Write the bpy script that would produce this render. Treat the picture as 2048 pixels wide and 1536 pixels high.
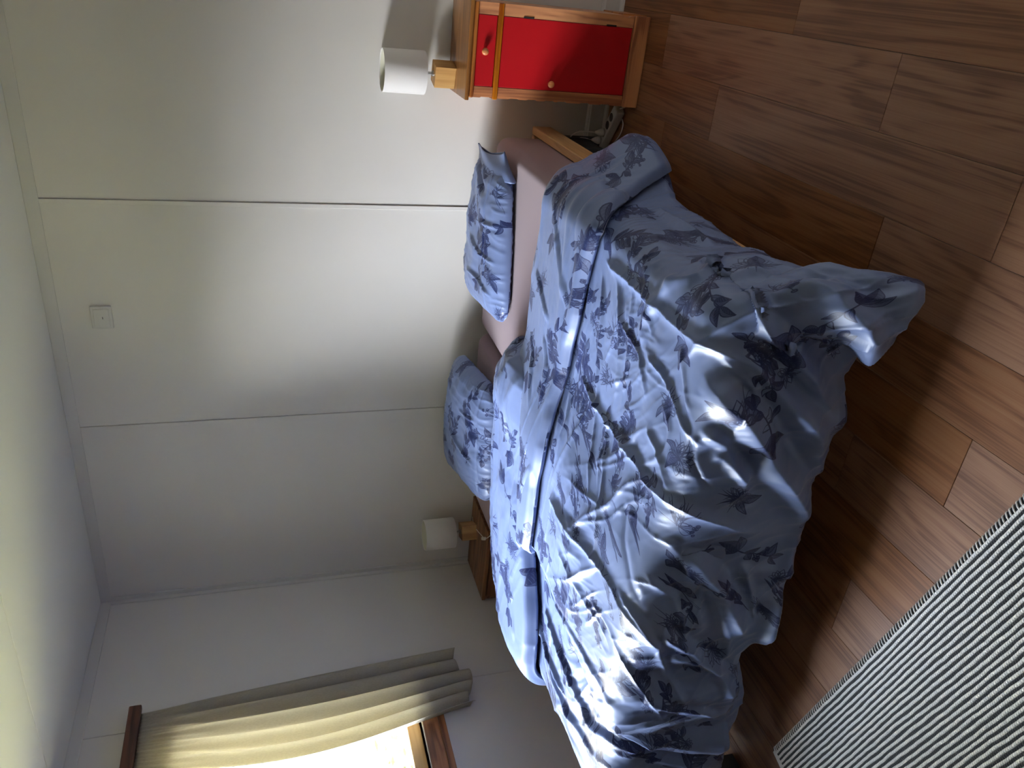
import bpy, bmesh, math, random
import numpy as np
from mathutils import Vector, Matrix
random.seed(7); np.random.seed(7)
PI = math.pi
SC = bpy.context.scene
COL = SC.collection
for o in list(bpy.data.objects): bpy.data.objects.remove(o)

# ------------------------------------------------------------------ camera
# the photograph is a portrait shot stored on its side, so the camera is rolled by a quarter turn
cam_d = bpy.data.cameras.new('camera'); cam = bpy.data.objects.new('camera', cam_d); COL.objects.link(cam)
R_ = Vector((0.8811581, 0.47052667, -0.04653013)); D_ = Vector((0.09845367, -0.2788416, -0.95527705)); F_ = Vector((-0.46245786, 0.83716905, -0.29202861))
XA, YA, ZA = D_, R_, -F_                      # image right = down in the room, image up = right in the room
m = Matrix(((XA.x, YA.x, ZA.x, 3.081), (XA.y, YA.y, ZA.y, -3.455), (XA.z, YA.z, ZA.z, 1.5127), (0, 0, 0, 1)))
cam.matrix_world = m
cam_d.sensor_fit = 'HORIZONTAL'; cam_d.sensor_width = 36; cam_d.lens = 36 * 1569.04 / 2048
cam_d.clip_start = 0.02; cam_d.clip_end = 300
SC.camera = cam

# ------------------------------------------------------------------ light
W = bpy.data.worlds.new('sky'); SC.world = W; W.use_nodes = True
wn, wl = W.node_tree.nodes, W.node_tree.links
bg = wn['Background']
SKY_STRENGTH = 15.0
tc = wn.new('ShaderNodeTexCoord'); sp = wn.new('ShaderNodeSeparateXYZ'); cr = wn.new('ShaderNodeValToRGB')
wl.new(tc.outputs['Generated'], sp.inputs[0]); wl.new(sp.outputs['Z'], cr.inputs[0]); wl.new(cr.outputs[0], bg.inputs[0])
cr.color_ramp.elements[0].position = 0.0; cr.color_ramp.elements[0].color = (0.97, 0.98, 1.0, 1)
cr.color_ramp.elements[1].position = 0.7; cr.color_ramp.elements[1].color = (0.72, 0.84, 1.0, 1)
bg.inputs[1].default_value = SKY_STRENGTH
sun_d = bpy.data.lights.new('sun', 'SUN'); sun = bpy.data.objects.new('sun', sun_d); COL.objects.link(sun)
sun_d.energy = 26.0; sun_d.angle = math.radians(0.6); sun_d.color = (1.0, 0.95, 0.85)
sun.rotation_euler = Vector((-0.62, 0.35, -0.9)).to_track_quat('-Z', 'Y').to_euler()
pd = bpy.data.lights.new('window_portal', 'AREA'); portal = bpy.data.objects.new('window_portal', pd); COL.objects.link(portal)
pd.shape = 'RECTANGLE'; pd.cycles.is_portal = True
WY0, WY1, WZ0, WZ1 = -2.22, -.88, 0.93, 2.08           # window opening in the left wall
pd.size = WY1 - WY0; pd.size_y = WZ1 - WZ0
portal.location = (-0.28, (WY0 + WY1) / 2, (WZ0 + WZ1) / 2); portal.rotation_euler = (PI/2, 0, -PI/2)

SC.view_settings.view_transform = 'Standard'; SC.view_settings.look = 'None'
SC.view_settings.gamma = 1.0; SC.view_settings.use_curve_mapping = False
SC.view_settings.exposure = 2.6
SC.cycles.max_bounces = 8; SC.cycles.diffuse_bounces = 6; SC.cycles.transmission_bounces = 6; SC.cycles.transparent_max_bounces = 8
SC.cycles.sample_clamp_indirect = 6.0
SC.cycles.use_denoising = True

# ------------------------------------------------------------------ helpers
def mat(name, color=(.8,.8,.8), rough=.5, **k):
    M = bpy.data.materials.new(name); M.use_nodes = True
    b = M.node_tree.nodes['Principled BSDF']
    b.inputs['Base Color'].default_value = (*color, 1); b.inputs['Roughness'].default_value = rough
    for kk, v in k.items(): b.inputs[kk.replace('_', ' ')].default_value = v
    return M
def N(M, t, **k):
    n = M.node_tree.nodes.new(t)
    for kk, v in k.items(): setattr(n, kk, v)
    return n
def LK(M, a, b): M.node_tree.links.new(a, b)
def BS(M): return M.node_tree.nodes['Principled BSDF']
def bump(M, src, strength=.2, dist=.002):
    b = N(M, 'ShaderNodeBump'); b.inputs['Strength'].default_value = strength; b.inputs['Distance'].default_value = dist
    LK(M, src, b.inputs['Height']); LK(M, b.outputs[0], BS(M).inputs['Normal']); return b
def ramp(M, src, stops):
    r = N(M, 'ShaderNodeValToRGB'); e = r.color_ramp.elements
    while len(e) < len(stops): e.new(.5)
    for i, (p, c) in enumerate(stops): e[i].position = p; e[i].color = (*c, 1)
    LK(M, src, r.inputs[0]); return r
def mapped(M, scale, rot=(0,0,0), coord='Object', rnd=False):
    t = N(M, 'ShaderNodeTexCoord'); mp = N(M, 'ShaderNodeMapping')
    mp.inputs['Scale'].default_value = scale; mp.inputs['Rotation'].default_value = rot
    LK(M, t.outputs[coord], mp.inputs[0])
    if rnd:
        oi = N(M, 'ShaderNodeObjectInfo'); cb = N(M, 'ShaderNodeCombineXYZ'); ml = N(M, 'ShaderNodeMath', operation='MULTIPLY')
        ml.inputs[1].default_value = 37.0; LK(M, oi.outputs['Random'], ml.inputs[0])
        for i in range(3): LK(M, ml.outputs[0], cb.inputs[i])
        LK(M, cb.outputs[0], mp.inputs['Location'])
    return mp
def tag(o, label=None, cat=None, group=None, kind=None):
    if label: o['label'] = label
    if cat: o['category'] = cat
    if group: o['group'] = group
    if kind: o['kind'] = kind
    return o
def empty(name, loc=(0,0,0), rz=0):
    o = bpy.data.objects.new(name, None); COL.objects.link(o); o.location = loc; o.rotation_euler = (0,0,rz); o.empty_display_size = .05
    return o
class MB:
    """collects simple shapes and links them as one mesh object"""
    def __init__(s): s.bm = bmesh.new()
    def box(s, x0, x1, y0, y1, z0, z1, bev=0, seg=2, rot=None):
        g = bmesh.ops.create_cube(s.bm, size=1)
        vs = g['verts']
        for v in vs:
            v.co = Vector((x0 + (v.co.x+.5)*(x1-x0), y0 + (v.co.y+.5)*(y1-y0), z0 + (v.co.z+.5)*(z1-z0)))
            if rot: v.co = rot @ v.co
        if bev:
            es = list({e for v in vs for e in v.link_edges})
            bmesh.ops.bevel(s.bm, geom=es, offset=bev, segments=seg, affect='EDGES', profile=.5)
        return s
    def lathe(s, prof, n=32, at=(0,0,0), rot=None, close=False):
        at = Vector(at); rings = []
        for r, z in prof:
            ring = []
            for i in range(n):
                a = 2*PI*i/n; p = Vector((r*math.cos(a), r*math.sin(a), z))
                if rot: p = rot @ p
                ring.append(s.bm.verts.new(p + at))
            rings.append(ring)
        for a, b in zip(rings, rings[1:]):
            for i in range(n): s.bm.faces.new((a[i], a[(i+1)%n], b[(i+1)%n], b[i]))
        if close:
            for i in range(n): s.bm.faces.new((rings[-1][i], rings[-1][(i+1)%n], rings[0][(i+1)%n], rings[0][i]))
        else:
            if prof[0][0] > 1e-5: s.bm.faces.new(rings[0][::-1])
            if prof[-1][0] > 1e-5: s.bm.faces.new(rings[-1])
        return s
    def tube(s, pts, r, n=8):
        pts = [Vector(p) for p in pts]; rings = []; up = Vector((0.13, .21, .97)).normalized()
        for i, p in enumerate(pts):
            t = (pts[min(i+1, len(pts)-1)] - pts[max(i-1, 0)]).normalized()
            u = t.cross(up)
            if u.length < .05: u = t.cross(Vector((1, .2, 0)))
            u.normalize(); w = t.cross(u)
            rr = r[i] if isinstance(r, (list, tuple)) else r
            rings.append([s.bm.verts.new(p + (u*math.cos(2*PI*k/n) + w*math.sin(2*PI*k/n))*rr) for k in range(n)])
        for a, b in zip(rings, rings[1:]):
            for i in range(n): s.bm.faces.new((a[i], a[(i+1)%n], b[(i+1)%n], b[i]))
        s.bm.faces.new(rings[0][::-1]); s.bm.faces.new(rings[-1]); return s
    def prism(s, pts, axis, a, b):
        """polygon in the plane across axis, pushed from a to b"""
        def P(p, t): return {'x': (t, p[0], p[1]), 'y': (p[0], t, p[1]), 'z': (p[0], p[1], t)}[axis]
        A = [s.bm.verts.new(P(p, a)) for p in pts]; B = [s.bm.verts.new(P(p, b)) for p in pts]
        n = len(pts)
        for i in range(n): s.bm.faces.new((A[i], A[(i+1)%n], B[(i+1)%n], B[i]))
        s.bm.faces.new(A[::-1]); s.bm.faces.new(B); return s
    def build(s, name, M, parent=None, smooth=False, loc=None):
        bmesh.ops.recalc_face_normals(s.bm, faces=s.bm.faces)
        me = bpy.data.meshes.new(name); s.bm.to_mesh(me); s.bm.free()
        if M: me.materials.append(M)
        if smooth:
            me.polygons.foreach_set('use_smooth', [True]*len(me.polygons))
            if smooth == 'auto':
                me.set_sharp_from_angle(angle=math.radians(40))
        o = bpy.data.objects.new(name, me); COL.objects.link(o)
        if parent: o.parent = parent
        if loc: o.location = loc
        return o
def spline(pts, n=8):
    pts = [Vector(p) for p in pts]; out = []
    for i in range(len(pts)-1):
        p0, p1, p2, p3 = pts[max(i-1,0)], pts[i], pts[i+1], pts[min(i+2, len(pts)-1)]
        for k in range(n):
            t = k/n
            out.append(.5*((2*p1) + (p2-p0)*t + (2*p0-5*p1+4*p2-p3)*t*t + (3*p1-p0-3*p2+p3)*t**3))
    out.append(pts[-1]); return out
def grid_mesh(name, P, uv, M, parent=None, faces_extra=None, wrapu=False):
    """P: (n, m, 3) array; uv (n, m, 2)"""
    n, mm = P.shape[:2]
    idx = np.arange(n*mm).reshape(n, mm)
    q = np.stack([idx[:-1,:-1], idx[1:,:-1], idx[1:,1:], idx[:-1,1:]], -1).reshape(-1, 4)
    me = bpy.data.meshes.new(name)
    me.vertices.add(n*mm); me.vertices.foreach_set('co', P.reshape(-1).astype(np.float32))
    me.loops.add(q.size); me.loops.foreach_set('vertex_index', q.reshape(-1).astype(np.int32))
    me.polygons.add(len(q)); me.polygons.foreach_set('loop_start', np.arange(0, q.size, 4, dtype=np.int32))
    me.polygons.foreach_set('loop_total', np.full(len(q), 4, dtype=np.int32))
    me.polygons.foreach_set('use_smooth', np.ones(len(q), dtype=bool))
    ul = me.uv_layers.new(name='cloth'); ul.data.foreach_set('uv', uv.reshape(-1, 2)[q.reshape(-1)].reshape(-1).astype(np.float32))
    me.materials.append(M); me.update(calc_edges=True); me.validate()
    o = bpy.data.objects.new(name, me); COL.objects.link(o)
    if parent: o.parent = parent
    return o

# ------------------------------------------------------------------ materials
def wall_mat(name, c, bs=.10):
    M = mat(name, c, .62)
    mp = mapped(M, (420, 420, 60)); nz = N(M, 'ShaderNodeTexNoise'); nz.inputs['Scale'].default_value = 1; nz.inputs['Detail'].default_value = 3
    LK(M, mp.outputs[0], nz.inputs[0]); bump(M, nz.outputs[0], bs, .001)
    mp2 = mapped(M, (1.3, 1.3, 1.3)); n2 = N(M, 'ShaderNodeTexNoise'); n2.inputs['Scale'].default_value = 1.0; n2.inputs['Detail'].default_value = 4
    LK(M, mp2.outputs[0], n2.inputs[0])
    r = ramp(M, n2.outputs[0], [(.35, tuple(x*.97 for x in c)), (.65, tuple(min(1, x*1.02) for x in c))]); LK(M, r.outputs[0], BS(M).inputs['Base Color'])
    return M
M_WALL = wall_mat('wall_board', (.66, .635, .595))
M_WALLG = wall_mat('wall_side_board', (.66, .635, .60))
M_CEIL = wall_mat('ceiling_board', (.70, .69, .62), .25)
M_TRIM = mat('white_trim', (.60, .585, .555), .45)

def wood(name, c1, c2, c3, axis='y', freq=55, rough=.42, rnd=True, knots=True, coat=0.0):
    """grain runs along axis"""
    M = mat(name, c1, rough, Coat_Weight=coat, Coat_Roughness=.25)
    s = {'x': (1.2, freq, freq), 'y': (freq, 1.2, freq), 'z': (freq, freq, 1.2)}[axis]
    s2 = {'x': (.9, 7, 7), 'y': (7, .9, 7), 'z': (7, 7, .9)}[axis]
    mp = mapped(M, s, rnd=rnd); nz = N(M, 'ShaderNodeTexNoise'); nz.inputs['Scale'].default_value = 1; nz.inputs['Detail'].default_value = 5; nz.inputs['Roughness'].default_value = .62
    nz.inputs['Distortion'].default_value = .5; LK(M, mp.outputs[0], nz.inputs[0])
    mp2 = mapped(M, s2, rnd=rnd); n2 = N(M, 'ShaderNodeTexNoise'); n2.inputs['Scale'].default_value = 1; n2.inputs['Detail'].default_value = 2; n2.inputs['Distortion'].default_value = 1.6
    LK(M, mp2.outputs[0], n2.inputs[0])
    # contour lines of the slow noise give cathedral grain
    mu = N(M, 'ShaderNodeMath', operation='MULTIPLY'); mu.inputs[1].default_value = 22.0; LK(M, n2.outputs[0], mu.inputs[0])
    sn = N(M, 'ShaderNodeMath', operation='SINE'); LK(M, mu.outputs[0], sn.inputs[0])
    m1 = N(M, 'ShaderNodeMath', operation='MULTIPLY_ADD'); m1.inputs[1].default_value = .13; LK(M, sn.outputs[0], m1.inputs[0]); LK(M, nz.outputs[0], m1.inputs[2])
    r = ramp(M, m1.outputs[0], [(.30, c3), (.48, c1), (.72, c2)])
    last = r.outputs[0]
    if rnd:
        oi = N(M, 'ShaderNodeObjectInfo'); hs = N(M, 'ShaderNodeHueSaturation'); mr = N(M, 'ShaderNodeMapRange')
        mr.inputs['To Min'].default_value = .86; mr.inputs['To Max'].default_value = 1.13; LK(M, oi.outputs['Random'], mr.inputs[0])
        LK(M, mr.outputs[0], hs.inputs['Value']); LK(M, last, hs.inputs['Color'])
        ms = N(M, 'ShaderNodeMapRange'); ms.inputs['To Min'].default_value = 1.12; ms.inputs['To Max'].default_value = .85; LK(M, oi.outputs['Random'], ms.inputs[0]); LK(M, ms.outputs[0], hs.inputs['Saturation'])
        last = hs.outputs[0]
    if knots:
        k = {'x': (1.5, 6, 6), 'y': (6, 1.5, 6), 'z': (6, 6, 1.5)}[axis]
        mp3 = mapped(M, k, rnd=rnd); vo = N(M, 'ShaderNodeTexVoronoi'); vo.inputs['Scale'].default_value = 1.0; LK(M, mp3.outputs[0], vo.inputs['Vector'])
        rk = ramp(M, vo.outputs['Distance'], [(.0, (1,1,1)), (.07, (0,0,0))])
        mx = N(M, 'ShaderNodeMixRGB', blend_type='MIX'); mx.inputs[2].default_value = (*[x*.55 for x in c3], 1)
        mk = N(M, 'ShaderNodeMath', operation='MULTIPLY'); mk.inputs[1].default_value = .7; LK(M, rk.outputs[0], mk.inputs[0])
        LK(M, mk.outputs[0], mx.inputs[0]); LK(M, last, mx.inputs[1]); last = mx.outputs[0]
    LK(M, last, BS(M).inputs['Base Color'])
    bump(M, nz.outputs[0], .25, .0006)
    return M
M_FLOOR = wood('oak_laminate', (.235, .102, .048), (.280, .135, .068), (.145, .058, .026), 'y', 150, .43, True, True)
M_PINE = wood('lacquered_pine', (.47, .150, .022), (.57, .205, .034), (.27, .066, .010), 'z', 48, .35, True, False, .25)
M_PINEX = wood('lacquered_pine_across', (.47, .150, .022), (.57, .205, .034), (.27, .066, .010), 'x', 48, .35, True, False, .25)
M_PINETOP = wood('pine_top', (.33, .15, .055), (.42, .20, .08), (.18, .07, .026), 'x', 60, .33, True, False, .3)
M_PALEX = wood('pale_birch_across', (.62, .36, .15), (.70, .43, .20), (.48, .26, .10), 'y', 30, .4, True, False)
M_OAKBLK = wood('lamp_block_wood', (.58, .33, .13), (.66, .40, .17), (.46, .24, .09), 'z', 40, .45, True, False)
M_OLDPINE = wood('aged_pine', (.25, .105, .045), (.34, .15, .065), (.12, .045, .02), 'y', 45, .5, True, True)
M_DARKWOOD = wood('dark_stained_rod', (.10, .030, .012), (.15, .045, .018), (.05, .016, .008), 'y', 40, .4, True, False)
M_WINWOOD = wood('window_wood', (.28, .10, .028), (.38, .15, .045), (.15, .05, .016), 'y', 40, .35, True, False, .3)
M_WINPALE = wood('sash_wood', (.58, .36, .15), (.66, .43, .2), (.4, .22, .09), 'y', 40, .4, True, False)
M_RED = mat('red_paint', (.46, .0045, .009), .38)
mp = mapped(M_RED, (180, 180, 180)); nz = N(M_RED, 'ShaderNodeTexNoise'); LK(M_RED, mp.outputs[0], nz.inputs[0]); bump(M_RED, nz.outputs[0], .12, .0006)
M_KNOB = mat('turned_pine_knob', (.62, .22, .075), .38)
M_GAP = mat('dark_gap', (.012, .008, .006), .8)
M_METAL = mat('brushed_metal', (.45, .44, .42), .3, Metallic=1.0)
M_PLASTIC = mat('white_plastic', (.62, .60, .57), .4)
M_SLOT = mat('socket_recess', (.05, .045, .045), .6)
M_DARKMETAL = mat('dark_steel', (.035, .04, .042), .45)
M_WHITECORD = mat('white_cord', (.70, .68, .63), .45)

def cloth_mat(name, c, rough=.8, sc=900, tr=0.0):
    M = mat(name, c, rough, Sheen_Weight=.25)
    mp = mapped(M, (sc, sc, sc)); nz = N(M, 'ShaderNodeTexNoise'); nz.inputs['Detail'].default_value = 2; nz.inputs['Scale'].default_value = 1
    LK(M, mp.outputs[0], nz.inputs[0]); bump(M, nz.outputs[0], .3, .0008); return M
M_SHEET = cloth_mat('mauve_jersey', (.225, .135, .155), .85, 600)
M_SHADE = cloth_mat('lampshade_linen', (.72, .69, .66), .8, 900)
M_SHADEIN = mat('lampshade_inside', (.68, .66, .52), .7)

# curtain linen: lets daylight through
M_CURT = mat('linen_curtain', (.52, .475, .38), .85)
mp = mapped(M_CURT, (260, 500, 90)); nz = N(M_CURT, 'ShaderNodeTexNoise'); nz.inputs['Detail'].default_value = 4; nz.inputs['Scale'].default_value = 1; LK(M_CURT, mp.outputs[0], nz.inputs[0])
rr = ramp(M_CURT, nz.outputs[0], [(.3, (.45, .405, .31)), (.7, (.58, .53, .43))]); LK(M_CURT, rr.outputs[0], BS(M_CURT).inputs['Base Color'])
bump(M_CURT, nz.outputs[0], .4, .001)
tl = N(M_CURT, 'ShaderNodeBsdfTranslucent'); tl.inputs[0].default_value = (.58, .545, .43, 1)
mx = N(M_CURT, 'ShaderNodeMixShader'); mx.inputs[0].default_value = .38
LK(M_CURT, BS(M_CURT).outputs[0], mx.inputs[1]); LK(M_CURT, tl.outputs[0], mx.inputs[2]); LK(M_CURT, mx.outputs[0], M_CURT.node_tree.nodes['Material Output'].inputs[0])

# glass: thin pane
M_GLASS = bpy.data.materials.new('window_glass'); M_GLASS.use_nodes = True
gb = BS(M_GLASS); gl = N(M_GLASS, 'ShaderNodeBsdfGlossy'); gl.inputs['Roughness'].default_value = .02
tp = N(M_GLASS, 'ShaderNodeBsdfTransparent'); fr = N(M_GLASS, 'ShaderNodeFresnel'); fr.inputs[0].default_value = 1.35
mx = N(M_GLASS, 'ShaderNodeMixShader'); LK(M_GLASS, fr.outputs[0], mx.inputs[0]); LK(M_GLASS, tp.outputs[0], mx.inputs[1]); LK(M_GLASS, gl.outputs[0], mx.inputs[2])
LK(M_GLASS, mx.outputs[0], M_GLASS.node_tree.nodes['Material Output'].inputs[0])

# ---- printed bedding: a botanical line drawing, drawn here stroke by stroke into a tile
TILE = 2048; TILE_M = 1.15
def botanical_tile():
    rs = np.random.RandomState(11)
    ink = np.zeros((TILE, TILE), np.float32)
    px = TILE / TILE_M
    def stamp(pts, w, a):
        """pts metres, w half width metres"""
        pts = np.asarray(pts, float)
        seg = np.hypot(*np.diff(pts, axis=0).T); n = max(2, int(seg.sum()*px/1.2))
        t = np.concatenate([[0], np.cumsum(seg)]); tt = np.linspace(0, t[-1], n)
        X = np.interp(tt, t, pts[:,0])*px; Y = np.interp(tt, t, pts[:,1])*px
        ws = (np.interp(np.linspace(0, 1, n), np.linspace(0, 1, len(w)), w)*px if hasattr(w, '__len__') else np.full(n, w*px))*1.45
        r = int(ws.max()+2); o = np.arange(-r, r+1); oy, ox = np.meshgrid(o, o, indexing='ij')
        xi = np.floor(X).astype(int); yi = np.floor(Y).astype(int)
        d = np.sqrt((ox[None]-(X-xi)[:,None,None])**2 + (oy[None]-(Y-yi)[:,None,None])**2)
        v = np.clip(ws[:,None,None]+.5-d, 0, 1)*a
        np.maximum.at(ink, ((yi[:,None,None]+oy[None]) % TILE, (xi[:,None,None]+ox[None]) % TILE), v)
    def leaf(x, y, ang, L, wd, a=.6, veins=True, outline=True):
        R = int(L*px+3); o = np.arange(-R, R+1); oy, ox = np.meshgrid(o, o, indexing='ij')
        cx, cy = x*px, y*px; xi, yi = int(cx), int(cy)
        dx = (ox-(cx-xi))/px; dy = (oy-(cy-yi))/px
        u = (dx*math.cos(ang)+dy*math.sin(ang))/L; v = (-dx*math.sin(ang)+dy*math.cos(ang))
        bend = .12*L*np.sin(np.clip(u, 0, 1)*PI)
        hw = wd*np.sin(np.clip(u, 0, 1)**.8*PI); vv = v-bend
        ins = np.clip((hw-np.abs(vv))*px+.5, 0, 1)*((u > 0) & (u < 1))
        tone = min(1, a*1.3)*(1-.30*(vv > 0))
        if veins:
            vn = np.abs(((u*7+np.abs(vv)/wd*1.6) % 1)-.5) < .07
            tone = np.where(vn, tone*.55, tone)
            tone = np.where(np.abs(vv) < .0006, 1., tone)
        edge = (np.abs(hw-np.abs(vv)) < .0013) & (u > 0) & (u < 1)
        val = np.maximum(ins*tone, edge*.95 if outline else 0)
        if a < .05: val = edge*.9 + ins*0
        np.maximum.at(ink, ((yi+oy) % TILE, (xi+ox) % TILE), val.astype(np.float32))
    def curve(x, y, ang, L, bend, n=14):
        P = [(x, y)]; a = ang
        for i in range(n):
            a += bend/n; x += math.cos(a)*L/n; y += math.sin(a)*L/n; P.append((x, y))
        return P, a
    def flower(x, y, s, n=16):
        for i in range(n):
            a = 2*PI*i/n + rs.uniform(-.15, .15); L = s*rs.uniform(.6, 1.05)
            for sgn in (-1, 1):
                P = [(x+math.cos(a)*L*t - sgn*math.sin(a)*L*.22*math.sin(PI*t), y+math.sin(a)*L*t + sgn*math.cos(a)*L*.22*math.sin(PI*t)) for t in np.linspace(.08, 1, 9)]
                stamp(P, [.0004, .0009, .0005], .85)
            if rs.rand() < .5: stamp([(x+math.cos(a)*L*.2, y+math.sin(a)*L*.2), (x+math.cos(a)*L*.7, y+math.sin(a)*L*.7)], .0004, .6)
        for i in range(10):
            a = rs.uniform(0, 2*PI); q = s*.15*rs.rand(); stamp([(x+math.cos(a)*q, y+math.sin(a)*q), (x+math.cos(a)*q+.001, y+math.sin(a)*q)], .0016, .95)
    def berries(x, y, ang, s):
        for i in range(rs.randint(4, 8)):
            P, a = curve(x, y, ang+rs.uniform(-.9, .9), s*rs.uniform(.5, 1), rs.uniform(-.8, .8)); stamp(P, .0006, .9)
            bx, by = P[-1]; r = rs.uniform(.003, .005)
            c = [(bx+math.cos(t)*r, by+math.sin(t)*r) for t in np.linspace(0, 2*PI, 14)]; stamp(c, .0007, .95)
            if rs.rand() < .6: stamp([(bx, by), (bx+.0005, by)], r*.9, .55)
    def grass(x, y, ang, s):
        for i in range(rs.randint(7, 13)):
            P, a = curve(x+rs.uniform(-.006, .006), y+rs.uniform(-.006, .006), ang+rs.uniform(-.7, .7), s*rs.uniform(.5, 1.1), rs.uniform(-1.2, 1.2)); stamp(P, [.0004, .001, .0003], .85)
    def sprig(x, y, ang, L):
        P, a = curve(x, y, ang, L, rs.uniform(-1.1, 1.1), 20); stamp(P, [.0014, .0008], .95)
        for i in range(4, 20, rs.randint(2, 4)):
            q = P[i]; d = math.atan2(P[i][1]-P[i-1][1], P[i][0]-P[i-1][0]); sgn = 1 if (i//2) % 2 else -1
            k = rs.rand()
            if k < .55: leaf(q[0], q[1], d+sgn*rs.uniform(.5, 1.0), rs.uniform(.028, .055), rs.uniform(.006, .012), rs.uniform(.45, .85))
            elif k < .8: berries(q[0], q[1], d+sgn*.7, .03)
            else: leaf(q[0], q[1], d+sgn*.8, rs.uniform(.02, .035), .006, .02, False)
        leaf(P[-1][0], P[-1][1], a, .04, .009, .7)
    cells = [(i, j) for i in range(7) for j in range(7)]
    for (i, j) in cells:
        x = (i+.5+rs.uniform(-.28, .28)+.5*(j % 2))*TILE_M/7; y = (j+.5+rs.uniform(-.28, .28))*TILE_M/7; ang = rs.uniform(0, 2*PI); k = rs.rand()
        if k < .45:
            for q in range(rs.randint(2, 4)): sprig(x, y, ang+rs.uniform(-.9, .9), rs.uniform(.08, .15))
            if rs.rand() < .6: flower(x, y, rs.uniform(.022, .034), 13)
        elif k < .65:
            flower(x, y, rs.uniform(.034, .05), 20); leaf(x, y, ang, .07, .013, .65); leaf(x, y, ang+1.1, .06, .011, .45); grass(x, y, ang+3, .06)
        elif k < .85:
            leaf(x, y, ang, .075, .018, .75); leaf(x, y, ang+.8, .065, .014, .5); leaf(x, y, ang-.7, .055, .012, .85); sprig(x, y, ang+3.1, .11)
        else:
            grass(x, y, ang, .08); grass(x+.02, y+.01, ang+.4, .07); berries(x, y, ang+2.4, .05); leaf(x, y, ang+2, .045, .02, .02, True)
    return ink
ink = botanical_tile()
img = bpy.data.images.new('botanical_print', TILE, TILE, alpha=False); img.colorspace_settings.name = 'Non-Color'
buf = np.ones((TILE, TILE, 4), np.float32); buf[..., :3] = ink[..., None]; img.pixels.foreach_set(buf.reshape(-1)); img.update(); img.pack()
def print_mat(name, base, inkc):
    M = mat(name, base, .43, Sheen_Weight=.06, Sheen_Roughness=.4)
    uv = N(M, 'ShaderNodeUVMap', uv_map='cloth'); it = N(M, 'ShaderNodeTexImage'); it.image = img
    mp = N(M, 'ShaderNodeMapping'); mp.inputs['Scale'].default_value = (1/TILE_M,)*3; LK(M, uv.outputs[0], mp.inputs[0]); LK(M, mp.outputs[0], it.inputs[0])
    mx = N(M, 'ShaderNodeMixRGB'); mx.inputs[1].default_value = (*base, 1); mx.inputs[2].default_value = (*inkc, 1)
    ml = N(M, 'ShaderNodeMath', operation='POWER'); ml.inputs[1].default_value = .72; LK(M, it.outputs[0], ml.inputs[0]); LK(M, ml.outputs[0], mx.inputs[0]); LK(M, mx.outputs[0], BS(M).inputs['Base Color'])
    m2 = N(M, 'ShaderNodeMapping'); m2.inputs['Scale'].default_value = (1400, 1400, 1); LK(M, uv.outputs[0], m2.inputs[0])
    nz = N(M, 'ShaderNodeTexNoise'); nz.inputs['Scale'].default_value = 1; LK(M, m2.outputs[0], nz.inputs[0]); bump(M, nz.outputs[0], .12, .0005)
    return M
M_PRINT = print_mat('printed_satin', (.158, .212, .390), (.005, .013, .080))

# ------------------------------------------------------------------ room
H = 2.41; XR = 3.95; YB = -4.35
def struct(o): o['kind'] = 'structure'; return o
floor = struct(MB().box(-.25, XR+.1, YB-.1, .1, -.16, -.0085).build('floor', M_GAP))
PW, PL = .1877, 1.265
x = 3.0 - 16*PW; ci = 0
off_by_col = {3.0-PW: -.467, 3.0-2*PW: -.92, 3.0: -1.265, 3.0-3*PW: -.577, 3.0-5*PW: -1.05}
while x < XR - .01:
    off = None
    for k, v in off_by_col.items():
        if abs(k-x) < .02: off = v
    if off is None: off = -((ci*.437+.2) % 1.0)*PL
    y = off + PL*2
    xx0, xx1 = max(x, .0)+.0004, min(x+PW, XR)-.0004
    while y > YB:
        a, b = max(y-PL, YB)+.0005, min(y, 0)-.0005
        if b-a > .03 and xx1-xx0 > .01:
            dz = random.uniform(-.0003, .0003); cx, cy = (xx0+xx1)/2, (a+b)/2
            MB().box(xx0-cx, xx1-cx, a-cy, b-cy, -.0083+dz, dz, bev=.0008, seg=1).build('plank', M_FLOOR, floor, loc=(cx, cy, 0))
        y -= PL
    x += PW; ci += 1

T = .22
wb = struct(MB().box(-T, XR+T, .012, T, -.1, H+.1).build('wall_back', M_WALL))
xs = [0, 1.056, 2.112, 3.168, XR]
for a, b in zip(xs, xs[1:]):
    MB().box(a+.0012, b-.0012, 0, .0125, 0, H, bev=.001, seg=1).build('panel', M_WALL, wb)
for s in xs[1:-1]:
    MB().box(s-.018, s+.0005, -.0055, .0, .0955, 2.36, bev=.0012, seg=1).build('batten', M_WALL, wb)
M_LOWFILL = wood('low_fill_panelling', (.24, .15, .10), (.28, .18, .12), (.17, .10, .065), 'z', 30, .5, False, False)  # invented brown finish for the unseen wall, lowers fill and warms the bounce
wr = struct(MB().box(XR, XR+T, YB-T, .012, -.1, H+.1).build('wall_right', M_WALL))
wf = struct(MB().box(-T, XR+T, YB-T, YB, -.1, H+.1).build('wall_front', M_LOWFILL))
wL = MB()
wL.box(-T, -.011, WY1, .012, -.1, H+.1).box(-T, -.011, YB-T, WY0, -.1, H+.1).box(-T, -.011, WY0, WY1, -.1, WZ0).box(-T, -.011, WY0, WY1, WZ1, H+.1)
wl_ = struct(wL.build('wall_left', M_WALLG))
MB().box(-.0115, 0, -.8415, 0, 0, H, bev=.001, seg=1).build('panel', M_WALLG, wl_)
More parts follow.
